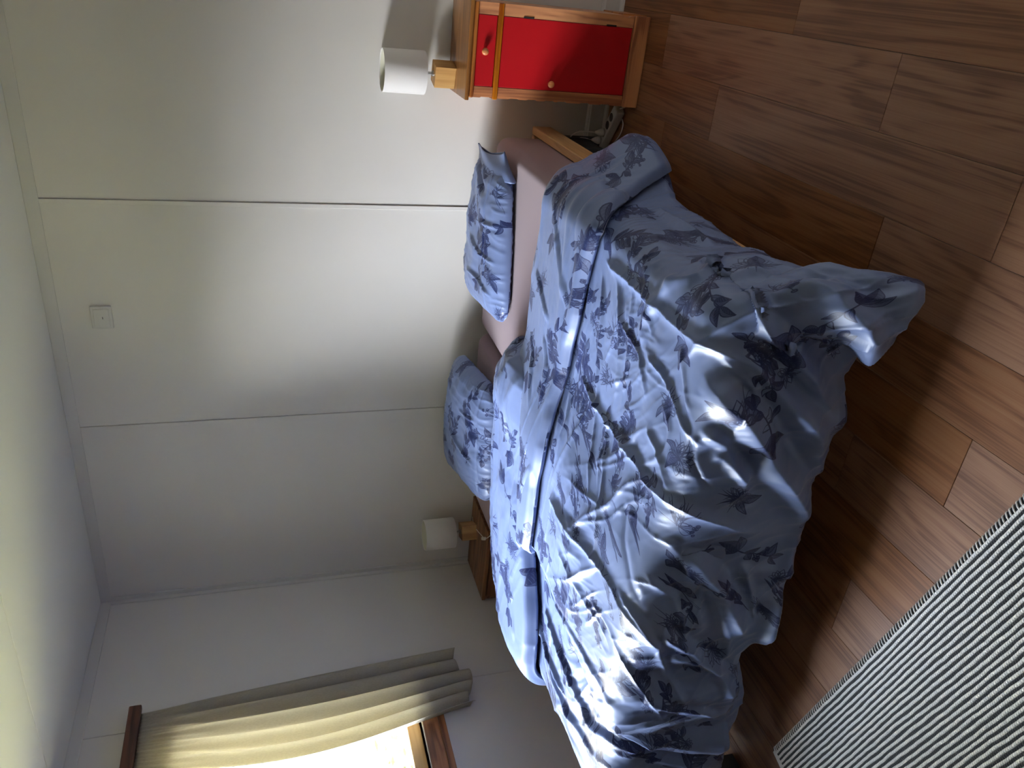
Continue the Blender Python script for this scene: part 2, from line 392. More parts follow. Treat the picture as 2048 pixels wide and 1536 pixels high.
# the panel round the window, with its opening
pb = MB(); pb.box(-.0115, 0, WY1, -.8440, 0, H).box(-.0115, 0, WY0, WY1, 0, WZ0).box(-.0115, 0, WY0, WY1, WZ1, H).box(-.0115, 0, -2.7, WY0, 0, H)
pb.build('panel', M_WALLG, wl_)
MB().box(-.0115, 0, YB, -2.7025, 0, H).build('panel', M_WALLG, wl_)
ce = struct(MB().box(-T, XR+T, YB-T, T, H+.012, H+.25).build('ceiling', M_CEIL))
for a, b in ((0.012, -1.118), (-1.123, -2.34), (-2.345, -3.56), (-3.565, YB)):
    MB().box(-.012, XR, b, a, H, H+.0125, bev=.0015, seg=1).build('panel', M_CEIL, ce)
# trims: flat cornice strips, corner cover strips, baseboards
struct(MB().box(0, XR, -.009, 0, 2.359, H, bev=.002).build('trim_1', M_TRIM))
struct(MB().box(0, .009, YB, -.009, 2.359, H, bev=.002).build('trim_2', M_TRIM))
c1 = MB().box(.009, .034, -.009, 0, .0, 2.359, bev=.002).box(0, .0095, -.030, 0, 0, 2.359, bev=.002); struct(c1.build('trim_3', M_TRIM))
bbp = [(0, 0), (-.013, 0), (-.013, .080), (-.010, .085), (-.010, .089), (-.005, .0958), (0, .0958)]
struct(MB().prism(bbp, 'x', .01, XR).build('baseboard_back', M_TRIM))
struct(MB().prism([(-.013, 0), (-.024, 0), (-.022, .008), (-.013, .017)], 'x', .01, XR).build('trim_4', M_TRIM))
struct(MB().prism([(-p[0], p[1]) for p in bbp], 'y', YB, -.013).build('baseboard_left', M_TRIM))
struct(MB().prism([(XR+p[0], p[1]) for p in bbp], 'y', YB, -.013).build('baseboard_right', M_TRIM))

# ------------------------------------------------------------------ window in the left wall
win = empty('window_1', (0, 0, 0)); struct(win)
fy0, fy1, fz0, fz1 = WY0-.03, -.85, .823, 2.11
# casing: lower board, upper board, side boards
MB().box(0, .016, fy0, fy1, fz0, .853, bev=.003).build('casing', M_WINWOOD, win)
MB().box(-.02, .006, WY0, WY1+.02, .853, .925, bev=.002).build('sill', M_WINWOOD, win)
MB().box(0, .016, fy0, fy1, 2.08, fz1, bev=.003).build('casing', M_WINWOOD, win)
MB().box(0, .016, WY1, fy1, .853, 2.08, bev=.003).build('casing', M_WINWOOD, win)
MB().box(0, .016, fy0, WY0, .853, 2.08, bev=.003).build('casing', M_WINWOOD, win)
# reveal lining
MB().box(-T, -.001, WY0, WY1, WZ0-.006, WZ0).box(-T, -.001, WY0, WY1, WZ1, WZ1+.006).box(-T, -.001, WY1, WY1+.006, WZ0, WZ1).box(-T, -.001, WY0-.006, WY0, WZ0, WZ1).build('lining', M_WINPALE, win)
sf = MB().box(-.10, -.05, WY0, WY1, WZ0, WZ0+.06, bev=.004).box(-.10, -.05, WY0, WY1, WZ1-.06, WZ1, bev=.004)
sf.box(-.10, -.05, WY0, WY0+.06, WZ0+.06, WZ1-.06, bev=.004).box(-.10, -.05, WY1-.06, WY1, WZ0+.06, WZ1-.06, bev=.004)
sash = sf.build('sash', M_WINPALE, win)
MB().box(-.078, -.074, WY0+.055, WY1-.055, WZ0+.055, WZ1-.055).build('pane', M_GLASS, sash)

# ------------------------------------------------------------------ outdoors
M_GRASS = mat('lawn', (.16, .21, .045), .9)
mp = mapped(M_GRASS, (2, 2, 2)); nz = N(M_GRASS, 'ShaderNodeTexNoise'); nz.inputs['Detail'].default_value = 6; LK(M_GRASS, mp.outputs[0], nz.inputs[0])
rr = ramp(M_GRASS, nz.outputs[0], [(.3, (.088, .084, .034)), (.7, (.165, .155, .066))]); LK(M_GRASS, rr.outputs[0], BS(M_GRASS).inputs['Base Color'])
gm = bmesh.new(); 
n_ = 24
gv = [[gm.verts.new((-.3-i*1.2, -16+j*1.3, -.35+.06*math.sin(i*1.7+j)*(i > 1))) for j in range(n_)] for i in range(n_)]
for i in range(n_-1):
    for j in range(n_-1): gm.faces.new((gv[i][j], gv[i][j+1], gv[i+1][j+1], gv[i+1][j]))
gme = bpy.data.meshes.new('lawn'); gm.to_mesh(gme); gm.free(); gme.materials.append(M_GRASS)
lawn = bpy.data.objects.new('lawn', gme); COL.objects.link(lawn)
tag(lawn, 'sunlit green lawn outside the window', 'lawn', kind='structure')
M_SID = mat('white_siding', (.42, .40, .27), .7)
M_REDT = mat('red_painted_trim', (.10, .004, .004), .6)
M_FOL = mat('leafy_green', (.030, .036, .012), .9)
M_TRK = mat('tree_bark', (.12, .08, .05), .9)
nb = tag(empty('neighbour_house', (-4.2, 1.2, -.35)), 'white boarded neighbouring house with a red upright board seen through the window', 'house')
HY = -.62                                                     # its near corner, relative to the empty
MB().box(-3.6, -.03, HY, 5.5, 0, 5.2).build('wall', M_SID, nb)
for k in range(25):
    MB().box(-.03, .0, HY+.10, 5.5, .02+k*.205, .219+k*.205, bev=.008, seg=1).build('board', M_SID, nb)
MB().box(-.03, .03, .60, .68, 0, 5.2).build('upright_board', M_REDT, nb)
MB().box(-.03, .03, HY-.03, HY+.10, 0, 5.2).build('corner_board', M_SID, nb)
MB().box(-.005, .025, .68, 5.5, 1.86, 1.92).build('band_board', M_SID, nb)
MB().prism([(-4.0, 5.2), (.5, 5.1), (.5, 5.22), (-4.0, 6.3)], 'y', HY-.4, 5.9).build('roof', M_SID, nb)
def shrub(x, y, z, r, label, seed):
    rs = random.Random(seed); t = tag(empty('shrub', (x, y, z)), label, 'shrub', None)
    bm = bmesh.new()
    for i in range(900):
        d = Vector((rs.gauss(0,1), rs.gauss(0,1), rs.gauss(0,1))).normalized()*r*(rs.random()**.4); d.z = abs(d.z)*1.1+.15
        q = Vector((rs.gauss(0,1), rs.gauss(0,1), rs.gauss(0,1))).normalized(); p = q.orthogonal().normalized(); s = rs.uniform(.03, .06)
        bm.faces.new([bm.verts.new(d+v*s) for v in (q, p*.5, -q, -p*.5)])
    me = bpy.data.meshes.new('foliage'); bm.to_mesh(me); bm.free(); me.materials.append(M_FOL)
    o = bpy.data.objects.new('foliage', me); COL.objects.link(o); o.parent = t; o['kind'] = 'stuff'
    MB().tube([(0, 0, -.1), (.02, 0, r*.5), (.05, .03, r*.9)], [.05, .035, .015]).build('stem', M_TRK, t)
shrub(-3.05, .62, -.35, 1.05, 'leafy green shrub in front of the white neighbouring house', 3)
def sky_blocker(x, y0, y1, h, label, seed):  # unseen leafy row, added to block the sky low over the lawn
    rs = random.Random(seed); t = tag(empty('sky_blocker', (x, (y0+y1)/2, -.4)), label, 'sky_blocker')
    L = (y1-y0)/2; n = int(L*2/.35); bm = bmesh.new(); rows = []
    for i in range(n+1):
        yy = -L+i*2*L/n; hh = h*(1+.08*math.sin(i*.9)+rs.uniform(-.05, .05)); w = .45+rs.uniform(-.08, .08)
        rows.append([bm.verts.new(p) for p in ((-w, yy, 0), (-w*1.1, yy, hh*.6), (-w*.6, yy, hh*.95), (0, yy, hh), (w*.6, yy, hh*.95), (w*1.1, yy, hh*.6), (w, yy, 0))])
    for a, b in zip(rows, rows[1:]):
        for i in range(6): bm.faces.new((a[i], a[i+1], b[i+1], b[i]))
    bm.faces.new(rows[0][::-1]); bm.faces.new(rows[-1])
    me = bpy.data.meshes.new('branches'); bm.to_mesh(me); bm.free(); me.materials.append(M_FOL); o = bpy.data.objects.new('branches', me); COL.objects.link(o); o.parent = t
    bm = bmesh.new()
    for i in range(9000):
        yy = rs.uniform(-L, L); k = rs.random(); zz = h*rs.random(); xx = .48+rs.uniform(-.05, .10)
        if k < .25: xx = rs.uniform(-.4, .4); zz = h*(1+rs.uniform(-.05, .12))
        q = Vector((rs.gauss(0,1), rs.gauss(0,1), rs.gauss(0,1))).normalized(); p = q.orthogonal().normalized(); s = rs.uniform(.04, .08)
        c = Vector((xx, yy, zz)); bm.faces.new([bm.verts.new(c+v*s) for v in (q, p*.6, -q, -p*.6)])
    me = bpy.data.meshes.new('foliage'); bm.to_mesh(me); bm.free(); me.materials.append(M_FOL)
    o = bpy.data.objects.new('foliage', me); COL.objects.link(o); o.parent = t; o['kind'] = 'stuff'
sky_blocker(-7.6, -17, .3, 3.0, 'unseen greenery added past the lawn to block low sky light', 5)


# ------------------------------------------------------------------ curtain and its rod
rod = tag(MB().box(.045, .075, -2.22, -.765, 2.128, 2.180, bev=.006, seg=3).build('curtain_rail', M_DARKWOOD), 'dark brown wooden curtain rail above the window', 'curtain rail')
MB().box(0, .05, -.80, -.772, 2.135, 2.172, bev=.003).build('bracket', M_DARKWOOD, rod)
MB().box(0, .05, -2.62, -2.592, 2.135, 2.172, bev=.003).build('bracket', M_DARKWOOD, rod)
def curtain(name, side, label):
    nu, nv = 260, 120
    u = np.linspace(0, 1, nu)[:, None]*np.ones((1, nv)); v = np.ones((nu, 1))*np.linspace(0, 1, nv)[None]
    if side == 'near':       # outer edge by the corner, inner edge over the glass
        y_out = -.80 + .085*v**.9; y_in = -1.10 - .10*np.sin(PI*np.clip(v*1.02, 0, 1))**1.2*(1-.25*v) + .05*v
        z = 2.128 - v*(2.128-.690+.035*(u-.3)-.03*np.sin(u*9))
    else:
        y_out = -2.64 - .02*v; y_in = -2.32 + .03*v
        z = 2.128 - v*(2.128-.69)
    y = y_out + (y_in-y_out)*u
    amp = .016 + .016*v
    ph = u*2*PI*5.2 + .9*np.sin(v*2.2+u*4)
    ph_top = u*2*PI*17
    xo = .052 + amp*np.sin(ph)*np.clip(v*5, .15, 1) + .006*np.sin(ph_top)*np.exp(-v*9)
    y = y + .012*np.cos(ph)*v
    P = np.stack([xo, y, z], -1)
    o = grid_mesh(name, P, np.stack([u, v], -1), M_CURT)
    sm = o.modifiers.new('thickness', 'SOLIDIFY'); sm.thickness = .0012
    tag(o, label, 'curtain')
    return o
cu = curtain('curtain', 'near', 'cream linen curtain hanging in folds at the corner side of the window')
curtain('curtain', 'far', 'second cream linen curtain on the camera side of the window')

# ------------------------------------------------------------------ ceiling-high junction cover on the back wall
jc = tag(MB().box(1.549, 1.652, -.012, 0, 2.157, 2.240, bev=.003).build('wall_cover_plate', M_TRIM), 'square white cover plate high on the back wall', 'cover plate')
MB().box(1.560, 1.641, -.0155, -.0115, 2.168, 2.229, bev=.002).build('inner_plate', M_TRIM, jc)
MB().box(1.596, 1.606, -.0165, -.0155, 2.193, 2.1955).build('screw_slot', M_SLOT, jc)

# ------------------------------------------------------------------ red and pine nightstand
def nightstand_red():
    X0, X1, Y0, Z1 = 2.632, 2.974, -.290, .742
    t = tag(empty('nightstand', ((X0+X1)/2, -.15, 0)), 'tall pine nightstand with red drawer and red door beside the bed', 'nightstand')
    ox, oy = (X0+X1)/2, -.15
    def B(*b, **k): return MB().box(b[0]-ox, b[1]-ox, b[2]-oy, b[3]-oy, b[4], b[5], **k)
    B(X0-.010, X1+.010, Y0-.022, -.008, .726, .742, bev=.003).build('top', M_PINETOP, t)
    B(X0-.001, X1+.001, Y0-.010, -.010, .706, .726, bev=.004).build('top_moulding', M_PINEX, t)
    # side panels with scalloped front edge
    for sx in (0, 1):
        a, b = (X0, X0+.016) if sx == 0 else (X1-.016, X1)
        B(a, b, Y0+.02, -.012, .02, .706, bev=.002).build('side_panel', M_PINE, t)
    B(X0+.016, X1-.016, -.020, -.012, .02, .706).build('back_panel', M_PINE, t)
    dx0, dx1 = 2.673, 2.932
    def stile(a, b, left):
        e = a if left else b; s = 1 if left else -1
        zs = [.066]; xo = [0]
        for zc in ([.14, .23, .33, .385, .46, .535, .655] if left else [.10]):
            zs += [zc-.022, zc-.012, zc+.012, zc+.022]; xo += [0, .0055, .0055, 0]
        zs.append(.706); xo.append(0)
        pts = [(e+s*q-ox, z) for z, q in zip(zs, xo)]
        o_ = b if left else a
        pts += [(o_-ox, .706), (o_-ox, .066)]
        return MB().prism(pts, 'y', Y0-oy, Y0+.02-oy).build('stile', M_PINE, t)
    stile(X0, dx0, True); stile(dx1, X1, False)
    B(X0-.004, X1+.002, Y0-.008, Y0+.018, .607, .627, bev=.004, seg=3).build('rail', M_PINEX, t)
    B(X0-.002, X1+.003, Y0-.012, Y0+.016, .0, .064, bev=.003).build('plinth', M_PINEX, t)
    B(X1-.004, X1+.006, Y0+.03, -.04, 0, .10, bev=.002).build('foot', M_PINE, t)
    dr = B(dx0+.0015, dx1-.0015, Y0+.0005, Y0+.018, .629, .704, bev=.002).build('drawer', M_RED, t)
    do = B(dx0+.0015, dx1-.0015, Y0+.0005, Y0+.018, .068, .605, bev=.002).build('door', M_RED, t)
    knob = [(0, 0), (.0075, 0), (.0065, .006), (.0068, .010), (.0115, .015), (.0135, .020), (.0125, .025), (.007, .0285), (0, .029)]
    rot = Matrix.Rotation(PI/2, 3, 'X')
    MB().lathe(knob, 24, (2.803-ox, Y0-oy, .673), rot).build('knob', M_KNOB, dr, True)
    MB().lathe(knob, 24, (2.701-ox, Y0-oy, .392), rot).build('knob', M_KNOB, do, True)
    for z in (.505, .16):
        h = B(dx1-.001, dx1+.0045, Y0-.0025, Y0+.004, z-.021, z+.021, bev=.001).build('hinge', M_GAP, t); h['label'] = 'dark hinge'
    # near-black sheet, painted shade for the gaps round door and drawer
    B(dx0-.001, dx1+.001, Y0+.018, Y0+.022, .062, .706).build('gap_shade', M_GAP, t)
    return t
nightstand_red()

def nightstand_pine():
    X0, X1, Y0, Z1 = .012, .47, -.345, .463
    ox, oy = .24, -.17
    t = tag(empty('nightstand', (ox, oy, 0)), 'low aged pine nightstand in the corner behind the bed', 'nightstand')
    def B(*b, **k): return MB().box(b[0]-ox, b[1]-ox, b[2]-oy, b[3]-oy, b[4], b[5], **k)
    w = (-Y0-.0)/3.0
    for k in range(3):
        B(X0-.004, X1, Y0+k*w+.0006, Y0+(k+1)*w-.0006-(.004 if k == 2 else 0), .443, .463, bev=.0015, seg=1).build('top_board', M_OLDX, t)
    B(X0+.004, X1-.004, Y0+.014, Y0+.018, .02, .443).build('gap_shade', M_GAP, t)  # dark sheet puts the shade behind drawer and door into the colour
    B(X0, X0+.018, Y0+.004, -.006, 0, .443, bev=.002).build('side_panel', M_OLDPINE, t)
    B(X1-.018, X1, Y0+.004, -.006, 0, .443, bev=.002).build('side_panel', M_OLDPINE, t)
    B(X0+.018, X1-.018, -.014, -.006, 0, .443).build('back_panel', M_OLDPINE, t)
    B(X0+.02, X1-.02, Y0+.004, Y0+.016, .33, .437, bev=.002).build('drawer', M_OLDX, t)
    B(X0+.02, X1-.02, Y0+.004, Y0+.016, .06, .324, bev=.002).build('door', M_OLDX, t)
    B(X0+.018, X1-.018, Y0+.006, Y0+.02, 0, .055).build('plinth', M_OLDX, t)
M_OLDX = wood('aged_pine_across', (.24, .098, .042), (.33, .145, .062), (.13, .05, .022), 'x', 45, .5, True, True)
nightstand_pine()

# ------------------------------------------------------------------ lamps
def lamp(x, y, z, rz, label, dim=1.0, blk=.084, sh=.170, sr=.083, gap=.038, lean=0):
    t = tag(empty('table_lamp', (x, y, z), rz), label, 'table lamp', 'matching bedside lamps')
    MB().box(-blk/2, blk/2, -blk/2, blk/2, 0, blk, bev=.0015, seg=2).build('base', M_OAKBLK, t)
    MB().lathe([(.012, blk), (.012, blk+.006), (.006, blk+.008), (.006, blk+gap+.03), (.017, blk+gap+.032), (.017, blk+gap+.07), (0, blk+gap+.07)], 20).build('stem', M_METAL, t, 'auto')
    z0 = blk+gap; r0, r1 = sr, sr*.985
    s = MB().lathe([(r0, z0), (r0+.0012, z0+.002), (r1+.0012, z0+sh-.002), (r1, z0+sh), (r1-.0022, z0+sh-.001), (r0-.0022, z0+.001)], 64, close=True).build('shade', M_SHADE, t, 'auto')
    MB().lathe([(r0-.0024, z0+.004), (r1-.0024, z0+sh-.004), (r1-.0032, z0+sh-.004), (r0-.0032, z0+.004)], 48, close=True).build('lining', M_SHADEIN, s, True)
    r = MB()
    for k in range(3):
        a = 2*PI*k/3+.4; r.tube([(0.014*math.cos(a), .014*math.sin(a), z0+.045), ((sr-.003)*math.cos(a), (sr-.003)*math.sin(a), z0+.012)], .0012, 6)
    r.build('shade_ring', M_METAL, s)
    MB().lathe([(.010, blk+gap+.07), (.011, blk+gap+.078), (.019, blk+gap+.098), (.020, blk+gap+.108), (.015, blk+gap+.122), (0, blk+gap+.128)], 20).build('bulb', M_BULB, t, True)
    return t
M_BULB = mat('frosted_bulb', (.8, .8, .78), .3)
lampR = lamp(2.686, -.092, .742, math.radians(-14), 'white drum lamp on a wooden block on the red nightstand', sh=.171)
lampL = lamp(.300, -.094, .463, math.radians(22), 'white drum lamp on the low pine nightstand in the corner', sh=.168)
# cords
lc = tag(MB().tube(spline([(.345, -.030, .466), (.318, -.075, .466), (.345, -.16, .4665), (.375, -.235, .4665), (.398, -.290, .468), (.440, -.338, .469), (.485, -.380, .470), (.520, -.40, .455), (.545, -.41, .40)], 8), .0022).build('lamp_cord', M_WHITECORD, None, True), 'white lamp cord with inline switch across the low pine nightstand', 'cord')
swp = MB().box(-.027, .027, -.009, .009, .0, .015, bev=.004, seg=3).build('switch', M_PLASTIC, lc, True); swp.location = (.400, -.292, .464); swp.rotation_euler = (0, 0, math.radians(-52))
# ------------------------------------------------------------------ bed
def _hash(ix, iy, s):
    h = (ix*374761393 + iy*668265263 + s*1442695041) & 0xffffffff
    h = ((h ^ (h >> 13))*1274126177) & 0xffffffff
    return ((h ^ (h >> 16)) & 0xffffffff)/4294967295.0*2*np.pi
def perlin(x, y, s=0):
    x = np.asarray(x, float); y = np.asarray(y, float); x, y = np.broadcast_arrays(x, y)
    xi = np.floor(x).astype(np.int64); yi = np.floor(y).astype(np.int64); fx = x-xi; fy = y-yi
    u = fx**3*(fx*(fx*6-15)+10); v = fy**3*(fy*(fy*6-15)+10)
    def g(a, b):
        t = _hash(xi+a, yi+b, s); return np.cos(t)*(fx-a)+np.sin(t)*(fy-b)
    return ((g(0,0)*(1-u)+g(1,0)*u)*(1-v)+(g(0,1)*(1-u)+g(1,1)*u)*v)*1.4
XE, YE, XL = 2.405, -2.005, .70
def sstep(t): t = np.clip(t, 0, 1); return t*t*(3-2*t)
def drape(x0, y0, zt, r=.065, lean=.10, leanx=None, corner=.0):
    """a flat cloth point (x0, y0) laid over the mattress block and down its sides"""
    dx = np.maximum(0, x0-XE) - np.maximum(0, XL-x0); dy = np.maximum(0, YE-y0)
    d = np.hypot(dx, dy)+1e-9; th = np.minimum(d/r, np.pi/2); ex = np.maximum(0, d-r*np.pi/2)
    ln = np.clip((lean if leanx is None else leanx) + corner*np.abs(2*dx*dy)/d**2, 0, .8)
    h = r*np.sin(th)+ex*ln; dr = r*(1-np.cos(th))+ex*np.sqrt(1-ln**2)
    X = np.clip(x0, XL, XE)+dx/d*h; Y = np.maximum(y0, YE)-dy/d*h
    return np.stack([X, Y, zt-dr], -1)
def normals(x0, y0, f):
    e = 1e-3; a = f(x0+e, y0)-f(x0-e, y0); b = f(x0, y0+e)-f(x0, y0-e); n = np.cross(a, b)
    return n/(np.linalg.norm(n, axis=-1, keepdims=True)+1e-12)
def seg_dist(x, y, pl):
    """distance to a polyline, the signed side and how far along it (0..1)"""
    best = np.full(x.shape, 1e9); side = np.zeros(x.shape); along = np.zeros(x.shape)
    pl = np.asarray(pl, float); L = np.concatenate([[0], np.cumsum(np.hypot(*np.diff(pl, axis=0).T))])
    for i in range(len(pl)-1):
        ax, ay = pl[i]; bx, by = pl[i+1]; ux, uy = bx-ax, by-ay; l2 = ux*ux+uy*uy
        t = np.clip(((x-ax)*ux+(y-ay)*uy)/l2, 0, 1); px = x-ax-t*ux; py = y-ay-t*uy; d = np.hypot(px, py)
        m_ = d < best; best = np.where(m_, d, best); side = np.where(m_, np.sign(ux*py-uy*px), side); along = np.where(m_, (L[i]+t*np.sqrt(l2))/L[-1], along)
    return best, side, along
def smooth_pl(p, n=5):
    p = np.asarray(p, float)
    if len(p) < 3: return p
    out = []
    for i in range(len(p)-1):
        p0, p1, p2, p3 = p[max(i-1,0)], p[i], p[i+1], p[min(i+2,len(p)-1)]
        for k in range(n):
            t = k/n; out.append(.5*((2*p1)+(p2-p0)*t+(2*p0-5*p1+4*p2-p3)*t*t+(3*p1-p0-3*p2+p3)*t**3))
    out.append(p[-1]); return np.array(out)
def ridges(x, y, lst):
    """each ridge: (height, width, sharpness, polyline): a fold in the cloth that fades at both ends; sharp folds fall off like a crease"""
    h = np.zeros(x.shape)
    for A, w, sh, pl in lst:
        pl = smooth_pl(pl); lo = pl.min(0)-4*w; hi = pl.max(0)+4*w
        mk = (x > lo[0]) & (x < hi[0]) & (y > lo[1]) & (y < hi[1])
        if not mk.any(): continue
        xs_, ys_ = x[mk], y[mk]
        d, s, a = seg_dist(xs_, ys_, pl)
        fade = sstep(a/.15)*sstep((1-a)/.2)
        g = np.exp(-(d/w)**2); c = np.exp(-d/(w*.55))
        h[mk] += A*fade*((1-sh)*g+sh*c) - A*.18*fade*np.exp(-((d-1.6*w)/w)**2)*(s > 0)
    return h
# printed duvet on the right: outline measured on the bed
B_XL, B_XR = 1.17, 2.77
def B_left(y): return np.interp(-y, [1.2, 1.33, 1.6, 1.87, 2.063, 2.183, 2.32, 2.45], [1.15, 1.19, 1.165, 1.14, 1.10, 1.04, .985, .93])
def B_rgt(y): return np.interp(-y, [.9, 1.1, 1.2, 1.28, 1.38, 1.6, 1.79, 1.87, 1.96, 2.11, 2.25, 2.33, 2.42], [2.76, 2.76, 2.745, 2.72, 2.735, 2.72, 2.685, 2.665, 2.70, 2.735, 2.755, 2.755, 2.68])
def B_head(x): return np.interp(x, [1.08, 1.25, 1.55, 1.72, 1.84, 2.0, 2.2, 2.4, 2.5, 2.6, 2.7, 2.77], [-1.285, -1.25, -1.20, -1.12, -.965, -.955, -.96, -1.0, -.965, -.93, -.925, -.95])
def B_hem(x): return np.interp(x, [1.08, 1.2, 1.48, 1.65, 1.79, 1.94, 2.06, 2.18, 2.28, 2.39, 2.46, 2.55, 2.65, 2.77], [-1.325, -1.33, -1.335, -1.34, -1.325, -1.315, -1.335, -1.36, -1.37, -1.385, -1.40, -1.33, -1.235, -1.18])
def B_foot(x): return np.interp(x, [.93, 1.0, 1.22, 1.42, 1.5, 1.67, 1.91, 2.02, 2.2, 2.31, 2.4, 2.52, 2.67, 2.77], [-2.45, -2.465, -2.43, -2.40, -2.465, -2.475, -2.42, -2.41, -2.425, -2.40, -2.43, -2.42, -2.40, -2.34])
def B_surf(x, y):
    zt = .556+.054*sstep((1.95-x)/.35)
    return drape(x, y, zt, .075, .10, .10 + .55*np.exp(-((y+1.06)/.15)**2)*(x > XE) + .28*sstep((-y-1.68)/.25)*sstep((x-XE)/.1), .12)
def A_surf(x, y): return drape(x, y, .552, .06, .06)
